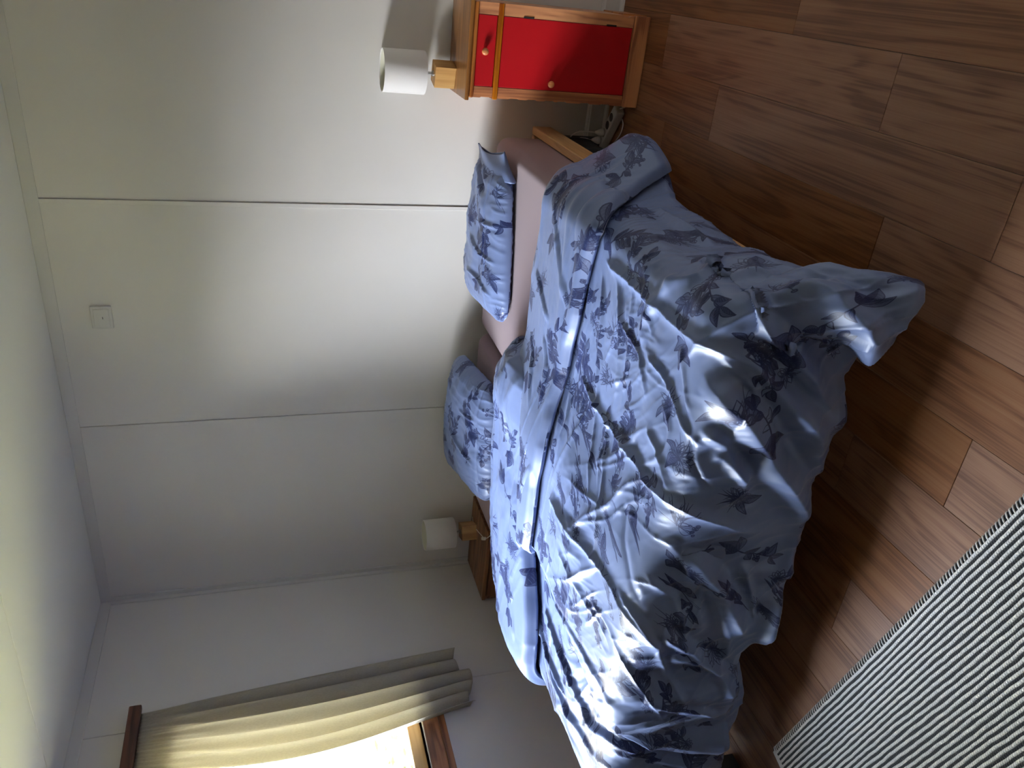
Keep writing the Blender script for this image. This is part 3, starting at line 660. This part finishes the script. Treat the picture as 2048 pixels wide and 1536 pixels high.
B_RIDGES = [
    (0.0156, 0.02, 0.75, [(2.364, -1.397), (2.367, -1.605), (2.367, -1.782), (2.364, -1.913), (2.374, -2.035), (2.364, -2.096), (2.327, -2.199)]),
    (0.046, 0.035, 0.1, [(2.54, -2.099), (2.587, -2.138), (2.609, -2.192), (2.58, -2.276), (2.526, -2.346), (2.385, -2.445)]),
    (0.0403, 0.03, 0.1, [(2.537, -2.016), (2.511, -2.07), (2.414, -2.199), (2.327, -2.285), (2.259, -2.372)]),
    (0.0391, 0.03, 0.1, [(2.392, -2.102), (2.331, -2.157), (2.252, -2.256), (2.169, -2.346), (2.05, -2.391)]),
    (0.0517, 0.036, 0.2, [(2.309, -2.022), (2.281, -2.074), (2.187, -2.167), (2.068, -2.272), (1.949, -2.378), (1.862, -2.439)]),
    (0.018, 0.018, 0.8, [(1.974, -1.362), (1.949, -1.452), (1.927, -1.573), (1.931, -1.753), (1.938, -1.875), (1.92, -1.926), (1.941, -2.048), (1.909, -2.151), (1.88, -2.237), (1.848, -2.359)]),
    (0.018, 0.02, 0.7, [(1.498, -1.368), (1.537, -1.625), (1.563, -1.801), (1.57, -2.022), (1.512, -2.109), (1.436, -2.179)]),
    (0.0168, 0.018, 0.6, [(1.451, -2.154), (1.422, -2.243), (1.382, -2.336), (1.325, -2.407), (1.224, -2.449)]),
    (0.0414, 0.028, 0.2, [(1.804, -2.115), (1.743, -2.189), (1.675, -2.263), (1.588, -2.327), (1.498, -2.372)]),
    (0.0345, 0.022, 0.1, [(1.649, -2.458), (1.606, -2.452), (1.519, -2.452), (1.44, -2.449)]),
    (0.0253, 0.018, 0.2, [(1.566, -2.096), (1.462, -2.234), (1.372, -2.333), (1.234, -2.423)]),
    (0.0084, 0.012, 0.7, [(2.364, -1.342), (2.147, -1.378), (1.92, -1.346), (1.758, -1.394), (1.577, -1.419)]),
    (0.0108, 0.012, 0.7, [(2.353, -1.4), (2.226, -1.48), (2.006, -1.509), (1.808, -1.596), (1.66, -1.702)]),
    (0.0096, 0.012, 0.6, [(2.364, -1.519), (2.252, -1.615), (2.079, -1.647), (1.873, -1.641), (1.711, -1.721)]),
    (0.006, 0.01, 0.6, [(2.425, -1.602), (2.302, -1.663), (2.1, -1.689), (1.934, -1.689)]),
    (0.006, 0.01, 0.6, [(2.432, -1.663), (2.36, -1.73), (2.277, -1.801)]),
    (0.0072, 0.01, 0.6, [(2.115, -1.304), (1.898, -1.304), (1.736, -1.355), (1.545, -1.375)]),
    (0.0084, 0.012, 0.7, [(1.938, -1.609), (1.815, -1.692), (1.678, -1.772), (1.505, -1.817)]),
    (0.0108, 0.014, 0.6, [(2.061, -1.872), (2.046, -1.91), (2.01, -1.977), (1.952, -2.035)]),
    (0.006, 0.01, 0.6, [(1.938, -1.875), (2.024, -1.961), (2.107, -1.971), (2.158, -1.907)]),
    (-0.0084, 0.008, 0.7, [(2.234, -1.981), (2.147, -2.041), (2.064, -2.067), (1.988, -2.128)]),
    (-0.0108, 0.014, 0.3, [(1.815, -1.865), (1.721, -1.92), (1.667, -2.003), (1.613, -2.074)]),
    (0.0108, 0.016, 0.3, [(1.184, -1.368), (1.173, -1.516), (1.202, -1.759), (1.227, -1.968), (1.209, -2.086)]),
    (-0.0132, 0.014, 0.4, [(1.202, -1.403), (1.184, -1.58), (1.22, -1.82), (1.242, -1.961)]),
    (0.0084, 0.014, 0.5, [(1.393, -1.538), (1.39, -1.779), (1.4, -1.939), (1.35, -2.025)]),
    (0.0072, 0.012, 0.6, [(2.327, -1.939), (2.255, -1.984), (2.183, -2.025)]),
    (0.0084, 0.012, 0.5, [(2.27, -2.074), (2.302, -2.112), (2.288, -2.179)]),
    (0.0072, 0.01, 0.6, [(1.563, -2.17), (1.667, -2.186), (1.754, -2.179)]),
    (0.0072, 0.01, 0.6, [(1.523, -2.199), (1.631, -2.218), (1.718, -2.211)]),
    (0.0096, 0.016, 0.3, [(1.837, -2.029), (1.79, -2.106), (1.649, -2.205), (1.516, -2.247)]),
    (0.0184, 0.018, 0.2, [(2.169, -2.058), (2.14, -2.112), (2.05, -2.176), (1.988, -2.218)]),
    (0.0184, 0.018, 0.2, [(2.111, -2.096), (2.082, -2.147), (2.035, -2.205)]),
    (0.0161, 0.016, 0.2, [(1.292, -2.131), (1.238, -2.221), (1.206, -2.324), (1.13, -2.413)]),
    (0.0184, 0.018, 0.2, [(2.544, -1.772), (2.522, -1.936), (2.576, -1.955), (2.623, -2.009)]),
    (0.0161, 0.016, 0.2, [(2.432, -1.775), (2.486, -1.881), (2.594, -1.807)]),
    (0.0132, 0.02, 0.3, [(2.457, -1.83), (2.309, -1.75), (2.226, -1.756)]),
    (0.012, 0.014, 0.6, [(2.371, -2.061), (2.302, -2.138), (2.208, -2.215), (2.136, -2.253)]),
    (0.0156, 0.022, 0.3, [(2.667, -2.141), (2.638, -2.24), (2.645, -2.311), (2.685, -2.356), (2.735, -2.356)]),
    (0.0132, 0.018, 0.4, [(2.382, -2.205), (2.302, -2.304), (2.208, -2.388)]),
    (0.0144, 0.02, 0.4, [(1.887, -2.407), (1.786, -2.433), (1.667, -2.468)]),
    (0.012, 0.014, 0.6, [(1.761, -2.292), (1.657, -2.365), (1.545, -2.397)]),
    (0.012, 0.014, 0.5, [(1.714, -2.041), (1.653, -2.134), (1.541, -2.189), (1.447, -2.192)]),
    (0.0108, 0.012, 0.6, [(1.592, -1.936), (1.574, -2.067), (1.368, -2.179), (1.234, -2.269)]),
    (0.0096, 0.012, 0.6, [(1.418, -1.807), (1.426, -2.003), (1.292, -2.131), (1.155, -2.221)]),
    (0.0108, 0.012, 0.6, [(2.237, -1.779), (2.216, -1.907), (2.151, -2.019), (2.111, -2.096)]),
    (0.0096, 0.01, 0.7, [(2.252, -1.612), (2.201, -1.766), (2.115, -1.833)]),
    (0.0108, 0.014, 0.5, [(1.664, -2.243), (1.509, -2.33), (1.393, -2.343)]),
    (0.0184, 0.018, 0.2, [(2.62, -1.346), (2.609, -1.535), (2.62, -1.628), (2.63, -1.718)]),
]
A_RIDGES = [
    (0.02, 0.016, 0.5, [(1.572, -0.7), (1.356, -0.7), (1.15, -0.776), (1.007, -0.942), (0.846, -1.075)]),
    (0.018, 0.014, 0.6, [(1.646, -0.7), (1.447, -0.725), (1.316, -0.833), (1.174, -0.992), (1.076, -1.064)]),
    (0.016, 0.012, 0.6, [(1.711, -0.866), (1.536, -0.88), (1.428, -0.934)]),
    (0.014, 0.012, 0.5, [(0.971, -0.714), (0.844, -0.841), (0.705, -1.01), (0.705, -1.234)]),
    (0.014, 0.014, 0.4, [(0.77, -1.497), (0.774, -1.667), (0.818, -1.851), (0.856, -1.977)]),
    (0.018, 0.014, 0.5, [(0.971, -1.36), (0.93, -1.551), (0.933, -1.761), (0.944, -1.894)]),
    (0.016, 0.012, 0.5, [(0.873, -1.338), (0.808, -1.483), (0.818, -1.703)]),
    (0.018, 0.014, 0.4, [(0.94, -1.807), (0.93, -1.901), (1.028, -2.042), (0.992, -2.146)]),
    (0.014, 0.016, 0.3, [(0.968, -2.154), (0.921, -2.266), (0.873, -2.381)]),
]

def cloth(name, surf, xl, xr, head, hem, foot, rid, step, seed, Mt, puff=.05, uvo=(0, 0), th=.014, left=None, right=None, rf=.024):
    nx = int((xr-xl)/step); X1 = np.linspace(xl, xr, nx); yh, ye, yf = hem(X1)+.012*perlin(X1*7, X1*0+.3, seed+31), head(X1)+.008*perlin(X1*6, X1*0+.2, seed+33), foot(X1)
    nb, nf, nm = 90, 14, int(1.5/step)
    xs_, ys_, of, bb = [], [], [], []
    t = np.linspace(0, 1, nb)[None]; Lb = (ye-yh)[:, None]
    y = yh[:, None]+Lb*t; d_h = Lb*t
    edge = sstep(d_h/.022)
    o_ = .012+(2*rf-.012)*edge + puff*np.sin(PI*np.clip(t, 0, 1))**.8*np.clip(Lb/.25, .25, 1)
    o_ = o_*(.35+.65*sstep(np.minimum(X1-xl, xr-X1)/.04))[:, None]
    if name_band.get('lump'): o_ = o_ + .030*np.exp(-((X1[:, None]-1.66)/.13)**2)*np.sin(PI*t)**.7
    ys_.append(y); of.append(o_); bb.append(t*0+1-0*y)
    th_ = np.linspace(0, PI, nf+2)[None, 1:-1]
    ys_.append(ye[:, None]+rf*np.sin(th_)); of.append(rf*(1+np.cos(th_))+0*ye[:, None]); bb.append(np.clip(1-th_/PI, 0, 1)+0*ye[:, None])
    t = (np.linspace(0, 1, nm)[None]); y = ye[:, None]+(yf-ye)[:, None]*t
    ys_.append(y); of.append(0*y); bb.append(0*y)
    Y = np.concatenate(ys_, 1); O = np.concatenate(of, 1); BD = np.concatenate(bb, 1); X = X1[:, None]+0*Y
    isb = BD > 0
    if left is not None:
        s_ = (X-xl)/(xr-xl); X = left(Y)*(1-s_)+right(Y)*s_
        Yf = foot(X); k_ = sstep((ye[:, None]-Y)/(ye-yf)[:, None]); Y = np.where(isb, Y, Y+(Yf-yf[:, None])*k_)
    # arc length for the print
    V = np.concatenate([np.zeros((nx, 1)), np.cumsum(np.abs(np.diff(Y, axis=1))+1e-4, axis=1)], 1)
    # slow waves, stretched pleats and fine crumple
    wx, wy = X+.03*perlin(X*5, Y*5, seed+5), Y+.05*perlin(X*3, Y*3, seed+6)
    w = .015*perlin(wx*2.6, wy*3.4, seed) + .006*perlin(wx*6, wy*9, seed+1)
    mk = sstep((-Y-1.42-.25*perlin(X*1.6, Y*1.6, seed+12))/.35)
    for deg, m_, sd0 in ((-6, 1-mk, 0), (-42, mk, 40), (-72, mk*.8, 80)):
        ca, sa = math.cos(math.radians(deg)), math.sin(math.radians(deg)); al, ac = wx*ca+wy*sa, -wx*sa+wy*ca
        for fa, fc, am, pw, sd in ((1.1, 7, .0115, 6, 2), (1.8, 13, .0068, 6, 3), (3.0, 26, .0024, 5, 14)):
            rn = 1-np.abs(perlin(al*fa, ac*fc, seed+sd+sd0))*1.9
            w += m_*am*np.clip(rn, 0, 1)**pw*np.clip(.3+1.6*perlin(X*2.6, Y*2.6, seed+sd+20+sd0), 0, 1)
    w += .0007*perlin(wx*38, wy*38, seed+4)
    hang = sstep(np.maximum(0, YE-Y)/.15); w += hang*(.020*perlin(X*7.5, Y*.8, seed+8) + .012*perlin(X*15, Y*1.5, seed+9))
    w = w*np.where(isb, .75, 1.0)
    rd = ridges(X, Y, rid); tuck = sstep((hem(X)-Y)/.05)
    w = w*np.where(isb, 1, .25+.75*sstep((hem(X)+.03-Y)/.06)) + np.where(isb, 0, rd)
    if name_band.get(name) is not None: w = w + np.where(isb & (BD == 1), ridges(X, Y, name_band[name])*.5, 0)
    # keep the cloth from sinking into the mattress
    onbed = 1-np.clip(hang+sstep((X-XE)/.05), 0, 1)
    w = np.where(w < 0, w*(1-.65*onbed), w)
    P0 = surf(X, Y); Nn = normals(X, Y, surf)
    # under the folded band the lower layer lies flat
    P = P0+Nn*(O+w+.006)[..., None]
    # the free edges turn under
    for sl, ax in ((slice(None, None), 1),):
        e = np.clip((nm-1-np.arange(nm))/6.0, 0, 1); q = np.ones(Y.shape[1]); q[-nm:] = e
        P = P-Nn*(.010*(1-q))[None, :, None]
    e = np.clip(np.minimum(np.arange(nx), np.arange(nx)[::-1])/5.0, 0, 1); P = P-Nn*(.010*(1-e))[:, None, None]
    UV = np.stack([X*1.0+uvo[0], V+uvo[1]], -1)
    o = grid_mesh(name, P[:, ::-1], UV[:, ::-1], Mt)
    sm = o.modifiers.new('filling', 'SOLIDIFY'); sm.thickness = th; sm.offset = -1
    return o
name_band = {}
name_band['B'] = None
BAND_B = [(.016, .012, .7, [(2.18, -1.0), (2.10, -1.12), (2.06, -1.2)]), (.018, .014, .5, [(2.45, -1.06), (2.30, -1.2), (2.15, -1.33)]),
          (.014, .02, .3, [(2.7, -1.10), (2.5, -1.2), (2.3, -1.26), (2.0, -1.28)]), (.016, .012, .6, [(2.0, -1.15), (1.9, -1.22), (1.75, -1.26)]),
          (.012, .012, .5, [(1.95, -1.0), (1.85, -1.1), (1.7, -1.2)]), (-.012, .012, .5, [(2.55, -1.22), (2.35, -1.31), (2.15, -1.33)])]
BAND_A = [(.026, .020, .4, [(1.70, -.86), (1.5, -.86), (1.3, -.90), (1.05, -.98), (.9, -1.05)]), (-.024, .014, .4, [(1.55, -1.02), (1.4, -1.05), (1.2, -1.10), (1.08, -1.12)]),
          (.016, .012, .6, [(1.6, -.80), (1.3, -.80), (1.1, -.85), (.8, -.98)]), (.016, .014, .4, [(1.80, -.93), (1.66, -.97), (1.5, -1.0), (1.35, -1.04)]),
          (.016, .012, .5, [(1.0, -1.2), (.85, -1.25), (.72, -1.33)])]
def A_head(x): return np.interp(x, [.44, .67, .85, 1.0, 1.3, 1.68, 1.76, 1.83], [-1.12, -1.05, -.90, -.80, -.70, -.735, -.80, -.86])
def A_hem(x): return np.interp(x, [.44, .78, .94, 1.11, 1.21, 1.35, 1.47, 1.6, 1.75, 1.83], [-1.46, -1.41, -1.335, -1.25, -1.20, -1.13, -1.14, -1.15, -1.13, -1.02])
def A_foot(x): return np.interp(x, [.4, 1.2, 1.85], [-2.44, -2.42, -2.2])
name_band['duvet'] = None
def A_surf2(x, y):
    # a plump corner at the right end
    return A_surf(x, y)
name_band['duvet'] = BAND_A; name_band['lump'] = True
da = cloth('duvet', A_surf2, .56, 1.83, A_head, A_hem, A_foot, A_RIDGES, .0050, 40, M_PRINT, puff=.030, uvo=(.37, .11))
tag(da, 'blue floral duvet on the window side, its edge folded back and partly under the other', 'duvet', 'matching floral duvets')
name_band['duvet'] = BAND_B; name_band['lump'] = None
db = cloth('duvet', B_surf, B_XL, B_XR, B_head, B_hem, B_foot, B_RIDGES, .0042, 3, M_PRINT, puff=.006, left=B_left, right=B_rgt, rf=.017)
tag(db, 'large crumpled blue floral duvet hanging over the foot and right side of the bed', 'duvet', 'matching floral duvets')

def pillow(label, corners, T, seed, uvo, creases, seam=-.42):
    """corners: back-left, back-right, front-right, front-left in the room; T half thickness"""
    BL, BR, FR, FL = [np.array(q, float) for q in corners]
    n = 150; u = np.sin(np.linspace(-1, 1, n)*PI/2*.985)/np.sin(PI/2*.985)
    U, V = np.meshgrid(u, u, indexing='ij')
    prof = (np.clip(1-np.abs(U)**3.2, 0, 1)**.48)*(np.clip(1-np.abs(V)**3.2, 0, 1)**.48)
    Up = U*(1-.03*(1-V**2)*np.abs(U)**2)*(1-.16*V**8*np.abs(U)**6); Vp = V*(1+.06*(1-U**2))*(1-.16*U**8*np.abs(V)**6)
    a, b = (Up+1)/2, (Vp+1)/2          # b: 0 front, 1 back
    C = (FL*(1-a[..., None])+FR*a[..., None])*(1-b[..., None])+(BL*(1-a[..., None])+BR*a[..., None])*b[..., None]
    nrm = np.cross(BR-FL, BL-FR); nrm /= np.linalg.norm(nrm)
    Lx, Ly = np.linalg.norm(FR-FL), np.linalg.norm(BL-FL)
    x, y = U*Lx/2, V*Ly/2
    out = []
    for side in (1, -1):
        w = .010*perlin(x*8, y*8, seed+side)*prof + .004*perlin(x*22, y*16, seed+3)*prof
        # pleats running in from the seams
        edge = np.abs(V)**3; ple = 1-np.abs(perlin(x*26+.6*perlin(x*9, y*9, seed), y*4, seed+7))*2.3; w += .006*np.clip(ple, 0, 1)**2.2*(.2+edge)*prof**.5
        e2 = np.abs(U)**4; pl2 = 1-np.abs(perlin(x*5, y*24, seed+9))*2.3; w += .006*np.clip(pl2, 0, 1)**2.2*e2*prof**.5
        if side == 1:
            w += ridges(x, y, creases)*np.clip(prof*2, 0, 1)
            w -= .006*np.exp(-((V-seam-.03*np.sin(x*9))/.022)**2)*np.clip(prof*3, 0, 1)
        P = C + nrm*(side*T*prof*(1.15 if side > 0 else .40)+side*w)[..., None]
        out.append(P)
    UV = np.stack([x+uvo[0], y+uvo[1]], -1)
    Pt, Pb = out; Pb = Pb[::-1]
    o = grid_mesh('pillow', Pt, UV, M_PRINT); o2 = grid_mesh('tmp', Pb, UV[::-1]+.31, M_PRINT)
    bm = bmesh.new(); bm.from_mesh(o.data); bm.from_mesh(o2.data); bmesh.ops.remove_doubles(bm, verts=bm.verts, dist=.0004)
    bm.to_mesh(o.data); bm.free(); bpy.data.objects.remove(o2)
    o.data.polygons.foreach_set('use_smooth', [True]*len(o.data.polygons))
    return tag(o, label, 'pillow', 'matching floral pillows')
pil_r = pillow('blue floral pillow against the wall on the right mattress',
       [(1.74, -.10, .605), (2.40, -.13, .602), (2.375, -.44, .560), (1.745, -.560, .552)], .066, 5, (.05, .6),
       [(.014, .008, .6, [(-.05, -.2), (-.04, -.05), (.0, .1)]), (.012, .008, .6, [(.1, -.2), (.08, -.02)]), (-.016, .014, .3, [(.2, -.05), (.28, .1), (.33, .2)]), (.014, .010, .5, [(-.2, -.18), (-.16, 0), (-.17, .12)])])
def case_end():
    # the slack open end of the pillowcase, past the filling
    n, m_ = 72, 22; P = np.zeros((n, m_, 3)); UV = np.zeros((n, m_, 2))
    for i in range(n):
        a = 2*PI*i/(n-1)
        for j in range(m_):
            t = j/(m_-1); hy = .165-.035*t+.006*math.sin(7*t+2*a); hz = .040*(1-t)+.013+.007*math.sin(3*a+4*t)*t
            cx, cy, cz = 2.335+.085*t+.012*t*math.sin(2*a+1), -.285+.045*t, .578+.020*t
            P[i, j] = (cx-.02*t*math.cos(a)*.6, cy+hy*math.cos(a)*(1+.05*math.sin(5*a)*t), cz+hz*math.sin(a)+.018*math.cos(a))
            UV[i, j] = (.9+a*.06, .3+t*.09)
    o = grid_mesh('case_end', P, UV, M_PRINT, pil_r); s = o.modifiers.new('thickness', 'SOLIDIFY'); s.thickness = .003
case_end()
pillow('blue floral pillow on the window-side mattress, beside the low pine nightstand',
       [(.79, -.095, .640), (1.44, -.10, .630), (1.45, -.535, .560), (.865, -.640, .558)], .080, 25, (.72, .2),
       [(.012, .010, .5, [(-.1, -.2), (-.05, 0), (.0, .1)]), (.010, .010, .5, [(.12, -.2), (.1, 0)])], seam=-.75)

def mattress(x0, x1, zt, label):
    y0, y1, z0 = -2.03, -.055, .30
    b = MB().box(x0, x1, y0, y1, z0, zt, bev=.055, seg=8)
    bm = b.bm
    o = b.build('mattress', M_SHEET, None, True)
    return tag(o, label, 'mattress')
mattress(1.540, 2.449, .533, 'mattress with mauve fitted sheet on the right half of the bed')
mattress(.645, 1.515, .538, 'mattress with mauve fitted sheet on the window side of the bed')

bed = tag(empty('bed_frame', (1.53, -1.05, 0)), 'pale wooden bed frame under the two mattresses', 'bed')
def BB(*b, **k): return MB().box(b[0]-1.53, b[1]-1.53, b[2]+1.05, b[3]+1.05, b[4], b[5], **k)
BB(2.452, 2.486, -2.04, -.012, .262, .350, bev=.004).build('side_rail', M_PALEX, bed)
BB(.590, .630, -2.05, -.012, .262, .350, bev=.004).build('side_rail', M_PALEX, bed)
BB(.630, 2.452, -2.05, -2.032, .262, .350, bev=.004).build('foot_rail', M_PALEX, bed)
BB(.630, 2.452, -.045, -.012, .262, .350, bev=.004).build('head_rail', M_PALEX, bed)
BB(1.50, 1.56, -2.03, -.045, .20, .27, bev=.003).build('centre_beam', M_PALEX, bed)
for k in range(12):
    BB(.630, 2.452, -2.0+k*.165, -1.91+k*.165, .272, .298, bev=.002, seg=1).build('slat', M_PALEX, bed)
for (a, b) in ((2.40, -.07), (.64, -.07), (2.40, -2.0), (.64, -2.0), (1.50, -1.0)):
    BB(a, a+.055, b, b+.055, 0, .262, bev=.003).build('leg', M_DARKMETAL, bed)
BB(2.405, 2.450, -.26, -.075, .10, .262, bev=.004).build('corner_bracket', M_DARKMETAL, bed)

# ------------------------------------------------------------------ power strip
ps = tag(empty('power_strip', (2.512, -.115, 0), math.radians(-37)), 'white power strip with plugs on the floor between bed and red nightstand', 'power strip')
pr_ = [(-.115, -.026), (.115, -.026), (.115, .026), (-.115, .026)]
MB().box(-.118, .118, -.026, .026, .002, .042, bev=.007, seg=3).build('housing', M_PLASTIC, ps, True)
for k in range(4):
    xk = -.078+k*.048
    r_ = Matrix.Rotation(math.radians(0), 3, 'Z')
    MB().lathe([(.0, .0422), (.0185, .0422), (.0185, .0428), (.0, .0428)], 20, (xk, 0, 0)).build('socket', M_SLOT, ps, False)
for k, (xk) in enumerate((-.030, -.078)):
    pl = MB().lathe([(.017, .042), (.018, .052), (.013, .066), (.007, .078), (.004, .084)], 16, (xk, 0, 0)).build('plug', M_PLASTIC, ps, True)
def cord(name, pts, r, label, Mt=M_WHITECORD):
    return tag(MB().tube(spline(pts, 10), r, 8).build(name, Mt, None, True), label, 'cord')
rz = Matrix.Rotation(math.radians(-37), 3, 'Z')
def psw(x, y, z): return tuple(Vector((2.512, -.115, 0)) + rz @ Vector((x, y, z)))
cord('lamp_cord', [psw(-.03, 0, .084), (2.485, -.08, .15), (2.455, -.055, .18), (2.435, -.03, .13), (2.425, -.02, .05)], .0028, 'white cord arching up from the nearer plug of the power strip')
cord('lamp_cord', [psw(-.078, 0, .084), (2.455, -.062, .135), (2.435, -.035, .11), (2.40, -.02, .05)], .0028, 'white cord from the farther plug, running behind the bed')
cord('supply_cable', [psw(.118, 0, .02), (2.625, -.22, .012), (2.64, -.16, .006), (2.66, -.10, .006)], .0035, 'white supply cord from the power strip end to behind the nightstand')
cord('floor_cord', [(2.565, -.185, .004), (2.545, -.205, .004), (2.505, -.195, .004), (2.46, -.15, .004), (2.43, -.10, .004)], .0028, 'thin white cord looping on the floor in front of the power strip')
so = tag(MB().box(2.604, 2.664, -.012, 0, .575, .66, bev=.005).build('wall_socket', M_PLASTIC), 'white wall socket half hidden behind the red nightstand', 'wall socket')

# ------------------------------------------------------------------ rug
M_RW = cloth_mat('undyed_wool', (.86, .84, .82), .9, 700)
M_RB = cloth_mat('black_wool', (.012, .012, .015), .9, 700)
for M_, sgn in ((M_RW, 1), (M_RB, 1)):
    nt = M_.node_tree
    w_ = N(M_, 'ShaderNodeTexWave', wave_type='BANDS', bands_direction='X'); w_.inputs['Scale'].default_value = 46; w_.inputs['Distortion'].default_value = 1.2; w_.inputs['Detail'].default_value = 1
    mp = mapped(M_, (1, 1, 1), (0, 0, math.radians(24))); LK(M_, mp.outputs[0], w_.inputs[0]); bump(M_, w_.outputs[0], .5, .0015)
    c0 = (.88, .86, .84) if M_ is M_RW else (.012, .012, .015); c1_ = (.62, .60, .58) if M_ is M_RW else (.006, .006, .008)
    r_ = ramp(M_, w_.outputs[0], [(.15, c1_), (.45, c0)]); LK(M_, r_.outputs[0], BS(M_).inputs['Base Color'])
rug = tag(empty('rug', (.9215, -2.106, 0), math.radians(-16.1)), 'flat woven rug with narrow black and white stripes on the floor', 'rug')
PITCH, RL, NR = .0147, 2.05, 62
def stripe(k, white):
    n = 220; w = PITCH*.5; yc = -.012-(k+(.25 if white else .75))*PITCH
    xx = np.linspace(.016, RL, n); wob = .0016*np.sin(xx*7+k*.35)+.0014*perlin(xx*9, np.full(n, k*.6+(0 if white else .3)), 77)+.0012*perlin(xx*26, np.full(n, k*.8), 78)
    hh = .0054 if white else .0050
    # a shared wobble keeps neighbours side by side
    sec = [(-.56, .0), (-.50, .55), (-.25, .95), (.0, 1.0), (.25, .95), (.50, .55), (.56, 0)]
    P = np.zeros((n, len(sec), 3))
    for j, (a, b) in enumerate(sec):
        P[:, j, 0] = xx; P[:, j, 1] = yc+wob+a*w*(1.0 if white else 1.0); P[:, j, 2] = .0012+b*hh*(1+.10*np.sin(xx*900+j))
    o = grid_mesh('white_stripe' if white else 'black_stripe', P, P[..., :2], M_RW if white else M_RB, rug)
for k in range(NR):
    stripe(k, True); stripe(k, False)
MB().box(.012, RL, -.016-NR*PITCH, -.010, .0003, .0030).build('backing', M_RB, rug)
MB().box(0, .020, -.012-NR*PITCH, -.006, .0003, .0062, bev=.002).build('end_binding', M_RW, rug)
MB().box(.004, RL, -.013, .0015, .0003, .0048, bev=.002).build('edge_binding', M_RB, rug)
st = MB()
for k in range(int(RL/.0125)):
    a = .012+k*.0125; st.tube([(a, -.0145, .004), (a+.003, -.008, .0064), (a+.0065, .0, .0055), (a+.0075, .0028, .0018)], .0021, 5)
so_ = st.build('edge_stitching', M_RW, rug, True); so_['kind'] = 'stuff'; so_['label'] = 'white overcast stitches on the black edge'
